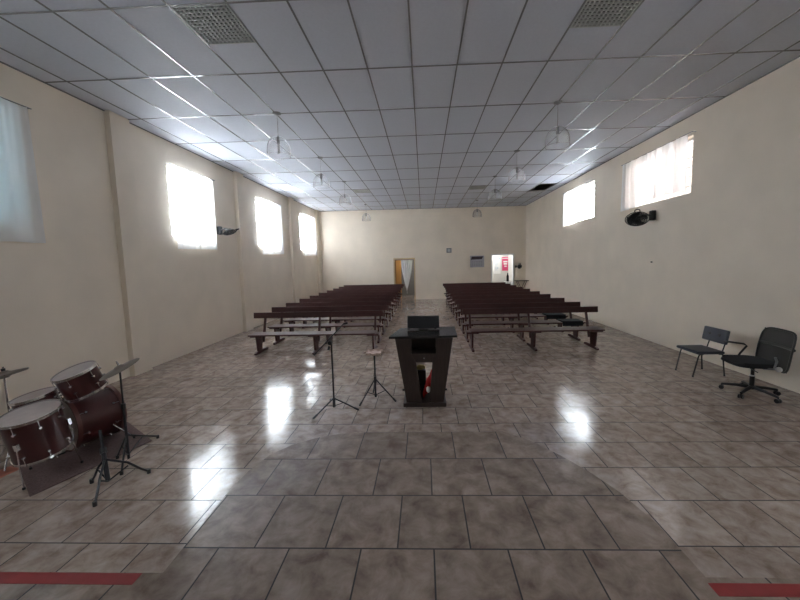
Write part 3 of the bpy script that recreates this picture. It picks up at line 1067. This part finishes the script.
# ------------------------------------------------------------------ office chair
OC = Vector((4.645, 4.795, 0))
of = thing('office_chair', 'black swivel office chair with mesh back and five castors', 'chair', OC)
A0 = math.radians(64)
fd = Vector((-.985, .17, 0)).normalized()     # the way it faces
sd = Vector((fd.y, -fd.x, 0))                  # towards its far side (+y)
if sd.y < 0:
    sd = -sd
def oc(a, b, z):
    return OC + fd * a + sd * b + Vector((0, 0, z))
Rz = Matrix((fd, sd, Vector((0, 0, 1)))).transposed()
MB().cyl(OC + Vector((0, 0, .085)), OC + Vector((0, 0, .13)), .045, .04, seg=18).build('hub', M['black'], of)
for k in range(5):
    a = A0 + k * 2 * PI / 5
    d = Vector((math.cos(a), math.sin(a), 0))
    e = OC + d * .315
    sp = MB().tube([OC + d * .03 + Vector((0, 0, .108)), OC + d * .17 + Vector((0, 0, .10)), e + Vector((0, 0, .078))], [.026, .021, .016], 8).build('base_arm', M['black'], of)
    t = Vector((-d.y, d.x, 0))
    w = MB()
    for s in (-1, 1):
        w.cyl(e + t * (s * .008) + Vector((0, 0, .03)), e + t * (s * .026) + Vector((0, 0, .03)), .029, seg=16)
    w.cyl(e + Vector((0, 0, .03)), e + Vector((0, 0, .08)), .008, seg=8)
    w.build('castor', M['black'], of)
MB().cyl(OC + Vector((0, 0, .12)), OC + Vector((0, 0, .27)), .028, seg=16).build('gas_column', M['black'], of)
tag(MB().cyl(OC + Vector((0, 0, .268)), OC + Vector((0, 0, .285)), .030, seg=16).build('column_ring', M['clip'], of), 'pale ring on the column')
MB().cyl(OC + Vector((0, 0, .28)), OC + Vector((0, 0, .42)), .020, seg=16).build('gas_piston', M['blackm'], of)
MB().obox(oc(.03, 0, .425), (.24, .16, .04), Rz).build('mechanism', M['black'], of, bevel=.008)
MB().cyl(oc(.09, -.05, .41), oc(.12, -.26, .40), .007).build('lever', M['black'], of)
q = MB()
pts = []
for i in range(40):
    a = 2 * PI * i / 40
    ca, sa = math.cos(a), math.sin(a)
    pts.append((math.copysign(abs(ca) ** .55, ca) * .255, math.copysign(abs(sa) ** .55, sa) * .25))
lo = [q.bm.verts.new(oc(.06 + x * .96, y * .96, .445)) for x, y in pts]
md = [q.bm.verts.new(oc(.06 + x, y, .475 - (.02 if x > .2 else 0))) for x, y in pts]
hi = [q.bm.verts.new(oc(.06 + x * .93, y * .93, .508 - (.028 if x > .2 else 0))) for x, y in pts]
q.bm.faces.new(lo)
q.bm.faces.new(hi)
for i in range(40):
    j = (i + 1) % 40
    q.bm.faces.new((lo[i], lo[j], md[j], md[i]))
    q.bm.faces.new((md[i], md[j], hi[j], hi[i]))
q.build('seat', M['fabric'], of)
# mesh back in a rounded frame, curved and leaning away
def back(u, v):                                # u across -1..1, v up 0..1
    w = .285 - .022 * v - .02 * (1 - v) ** 3
    z = .385 + .555 * v
    a = -.235 - .055 * v - .05 * (v - .35) ** 2 + .035 * u * u * 1.0
    return oc(a, u * w - .02 * v, z)
ring = []
n = 48
for i in range(n):
    a = 2 * PI * i / n
    ca, sa = math.cos(a), math.sin(a)
    ring.append(back(math.copysign(abs(ca) ** .34, ca), .5 + .5 * math.copysign(abs(sa) ** .34, sa)))
fr = MB().tube(ring, .013, 8, True).build('back_frame', M['black'], of)
mesh_m = mat('see_through_mesh', (.014, .014, .016), .8)
nt = mesh_m.node_tree
tr = nt.nodes.new('ShaderNodeBsdfTransparent')
mx = nt.nodes.new('ShaderNodeMixShader')
mx.inputs[0].default_value = .07
nt.links.new(nt.nodes['Principled BSDF'].outputs[0], mx.inputs[1])
nt.links.new(tr.outputs[0], mx.inputs[2])
nt.links.new(mx.outputs[0], nt.nodes['Material Output'].inputs['Surface'])
MB().surf(lambda u, v: back((2 * u - 1) * .97, .02 + .96 * v), 16, 16).build('back_mesh', mesh_m, of)
MB().tube([back(-1 + 2 * i / 14, .60) + fd * -.012 for i in range(15)], .022, 8).build('lumbar_bar', M['black'], of)
MB().tube([oc(-.08, 0, .42), oc(-.27, 0, .42), oc(-.305, 0, .50), oc(-.30, 0, .74)], .022, 8).build('back_support', M['black'], of)
for s in (1, -1):
    ar = MB().tube([oc(.02, s * .20, .44), oc(.02, s * .275, .455), oc(-.02, s * .285, .52), oc(-.10, s * .285, .635), oc(-.06, s * .285, .665), oc(.12, s * .285, .69), oc(.20, s * .285, .69)] if s > 0 else
                   [oc(.02, s * .20, .44), oc(-.05, s * .275, .455), oc(-.07, s * .285, .56), oc(-.05, s * .285, .62)], .014, 8).build('armrest', M['black'] if s > 0 else M['grey'], of)
tag(MB().lathe([(.001, -.03), (.03, -.018), (.036, 0), (.03, .018), (.001, .03)], 16, oc(-.10, -.285, .455), sd, cap=False).build('arm_knob', M['clip'], of), 'white round knob under the near arm')

# ------------------------------------------------------------------ wall fans
def fan(label, base, head, n, r, thin, wall_n, big=True):
    base, head, n, wn = Vector(base), Vector(head), Vector(n).normalized(), Vector(wall_n)
    root = thing('wall_fan', label, 'fan', base, 'black oscillating wall fans')
    Rw = rot_to(wn)
    MB().obox(base + wn * .05, (.11, .22, .10) if big else (.08, .12, .06), Rw).build('wall_bracket', M['black'], root, bevel=.015)
    mo = head - n * r * .42
    MB().tube([base + wn * .08, (base + wn * .1 + mo) / 2 + Vector((0, 0, .03)), mo], .024 if big else .014, 8).build('arm', M['black'], root)
    MB().lathe([(.012, -r * .5), (r * .30, -r * .44), (r * .36, -r * .2), (r * .33, -.02)], 20, head, n).build('motor', M['black'], root)
    q = MB()
    Rn = rot_to(n)
    N = 36
    for k in range(N):
        a = 2 * PI * k / N
        d = Rn @ Vector((math.cos(a), math.sin(a), 0))
        q.tube([head + d * r * .15 + n * thin, head + d * r * .6 + n * thin * .85, head + d * r, head + d * r * .6 - n * thin * .9, head + d * r * .3 - n * thin], .0045, 4)
    for rr_, zz in ((r, 0), (r * .6, thin * .86), (r * .6, -thin * .9), (r * .8, thin * .5)):
        q.torus(head + n * zz, rr_, .007, n, 36, 5)
    q.lathe([(.001, thin + .006), (r * .2, thin + .004), (r * .2, thin - .006)], 20, head, n, cap=False)
    q.build('cage', M['black'], root)
    for k in range(4):
        a = PI / 2 * k + .3
        q = MB()
        def bl(u, v, a=a):
            t = a + (u - .5) * 1.35
            rad = r * (.16 + .72 * v)
            return head + Rn @ Vector((rad * math.cos(t), rad * math.sin(t), (u - .5) * thin * .9))
        q.surf(bl, 8, 4).build('blade', M['blackm'], root, solid=.004)
    u = Rn @ Vector((0, 1, 0))
    up = Vector((0, 0, 1))
    u = (up - n * up.dot(n)).normalized()
    c = head + u * r * .98 - n * thin * .2
    s_ = u.cross(n)
    MB().tube([c - s_ * .05, c - s_ * .045 + u * .05, c + u * .075, c + s_ * .045 + u * .05, c + s_ * .05], .012, 6).build('handle', M['black'], root)
    return root


fan('black wall fan under the greyish curtained window', (XR, 7.98, 2.93), (4.95, 8.02, 2.86), (-.32, -.52, -.80), .235, .07, (-1, 0, 0))
fan('bluish dark wall fan beside a white sheer curtain', (XL, 8.93, 2.95), (-5.20, 8.96, 2.90), (.30, .05, -.95), .19, .05, (1, 0, 0))
fan('small dark wall fan beside the bright white doorway', (4.80, YB, 1.62), (4.96, YB - .16, 1.62), (.15, -.95, -.25), .115, .05, (0, -1, 0), False)

# ------------------------------------------------------------------ far wall and its doorways
# tied curtain in the wooden doorway
cu = thing('door_curtain', 'white curtain gathered to a point in the orange doorway', 'curtain', (-.87, YB + .06, 2.10))
def dc(u, v):
    xl = -1.20 + .32 * v ** 1.6 * 1.0
    xr = -.58 - .34 * v ** 1.5
    tip = v ** 6 * .05
    x = xl + (xr - xl) * u
    y = YB + .07 + (.035 - .015 * v) * math.sin(u * 2 * PI * 5 + 1)
    z = 2.09 - (1.66 + .10 * (1 - u)) * v - tip
    return Vector((x, y, z))
MB().surf(dc, 70, 20).build('fabric', M['cloth'], cu)
MB().cyl((D1[0] + .015, YB + .07, 2.10), (D1[1] - .015, YB + .07, 2.10), .010, seg=8).build('curtain_rod', M['grey'], cu)
MB().torus((-.90, YB + .07, .66), .035, .014, (0, 0, 1), 20, 6).build('tie', M['cloth'], cu)

# small square wall box
wb_ = thing('wall_box', 'small square grey box on the far wall', 'box', (1.34, YB, 2.535))
q = MB()
for a, b, c, d in ((1.21, 1.47, 2.42, 2.47), (1.21, 1.47, 2.61, 2.66), (1.21, 1.265, 2.47, 2.61), (1.415, 1.47, 2.47, 2.61)):
    q.box(a, b, YB - .05, YB + .001, c, d)
q.build('frame', M['grey'], wb_, smooth=False)
MB().box(1.265, 1.415, YB - .03, YB + .001, 2.47, 2.61).build('face', M['vent'], wb_, smooth=False)

# notice board with dark heading
nb = thing('notice_board', 'lilac-grey notice board with dark heading on the far wall', 'notice board', (2.80, YB, 1.92))
MB().box(2.44, 3.16, YB - .025, YB + .001, 1.63, 2.23).build('board', M['lilac'], nb, bevel=.004)
MB().prism([(2.475, 2.03), (3.03, 2.045), (3.125, 2.19), (2.52, 2.19)], 'y', YB - .030, YB - .024).build('heading', M['darkcard'], nb, smooth=False)
q = MB()
for r_ in range(4):
    for c_ in range(6):
        q.box(2.53 + c_ * .095, 2.585 + c_ * .095, YB - .0275, YB - .0245, 1.70 + r_ * .07, 1.725 + r_ * .07)
q.build('print', M['grey'], nb, smooth=False)

# posters in the entrance room
PYW = 18.848
pk = thing('pink_poster', 'pink poster with white lettering seen through the bright doorway', 'poster', (4.52, PYW, 1.74))
MB().box(4.36, 4.69, PYW - .006, PYW, 1.38, 2.14).build('sheet', M['pink'], pk, smooth=False)
q = MB()
for a, b, c, d in ((4.08, 4.38, 2.04, 2.085), (4.13, 4.36, 1.84, 1.92), (4.15, 4.34, 1.72, 1.80), (4.18, 4.32, 1.60, 1.66)):
    q.box(a + .30, b + .30, PYW - .009, PYW - .0055, c, d)
q.build('print', M['white'], pk, smooth=False)
wp = thing('white_poster', 'white printed poster beside the pink one in the bright doorway', 'poster', (4.08, PYW, 1.68))
MB().box(3.89, 4.28, PYW - .006, PYW, 1.22, 2.16).build('sheet', M['white'], wp, smooth=False)
q = MB()
for k in range(9):
    q.box(3.95, 4.10 + .03 * (k % 3), PYW - .009, PYW - .0055, 1.42 + k * .075, 1.44 + k * .075)
q.box(4.17, 4.24, PYW - .009, PYW - .0055, 2.03, 2.12).box(4.10, 4.14, PYW - .009, PYW - .0055, 1.50, 1.56)
q.build('print', M['ink'], wp, smooth=False)

# folding table in the far corner
TB = thing('folding_table', 'small grey folding table in the far corner behind the benches', 'table', (5.0, 17.25, 0))
MB().box(4.66, 5.29, 17.03, 17.45, .893, .93).build('tabletop', M['tabletop'], TB, bevel=.004)
for y in (17.08, 17.40):
    MB().cyl((4.74, y, .893), (5.16, y, .012), .014, seg=8).build('leg', M['blackm'], TB)
    MB().cyl((5.20, y, .893), (4.78, y, .012), .014, seg=8).build('leg', M['blackm'], TB)
MB().cyl((4.965, 17.08, .44), (4.965, 17.40, .44), .010, seg=8).build('crossbar', M['blackm'], TB)
# low white stool with a dark bottle in the doorway
SB = thing('stool', 'pale plastic stool behind the last bench by the doorway', 'stool', (4.32, 17.35, 0))
MB().box(4.14, 4.50, 17.18, 17.52, .84, .87).build('seat', M['white'], SB, bevel=.01)
for a in (4.17, 4.47):
    for b in (17.21, 17.49):
        MB().bar((a, b, 0), (a * .9 + 4.32 * .1, b * .9 + 17.35 * .1, .845), .035, .035).build('leg', M['white'], SB)
bt = thing('bottle', 'tall dark bottle standing in front of the bright doorway', 'bottle', (4.30, 17.35, .871))
MB().lathe([(.055, 0), (.06, .02), (.06, .26), (.04, .33), (.025, .36), (.025, .40)], 20, (4.30, 17.35, .871)).build('body', M['black'], bt)
MB().lathe([(.03, .395), (.03, .435)], 16, (4.30, 17.35, .871)).build('cap', M['black'], bt)

# tiny hook on the two-window wall
tag(MB().cyl((XR + .002, 8.01, 1.863), (XR - .03, 8.01, 1.863), .018, .012, seg=10).build('wall_hook', M['blackm'], loc=(XR, 8.01, 1.863)),
    'tiny dark hook on the plain wall below the black fan', 'hook')
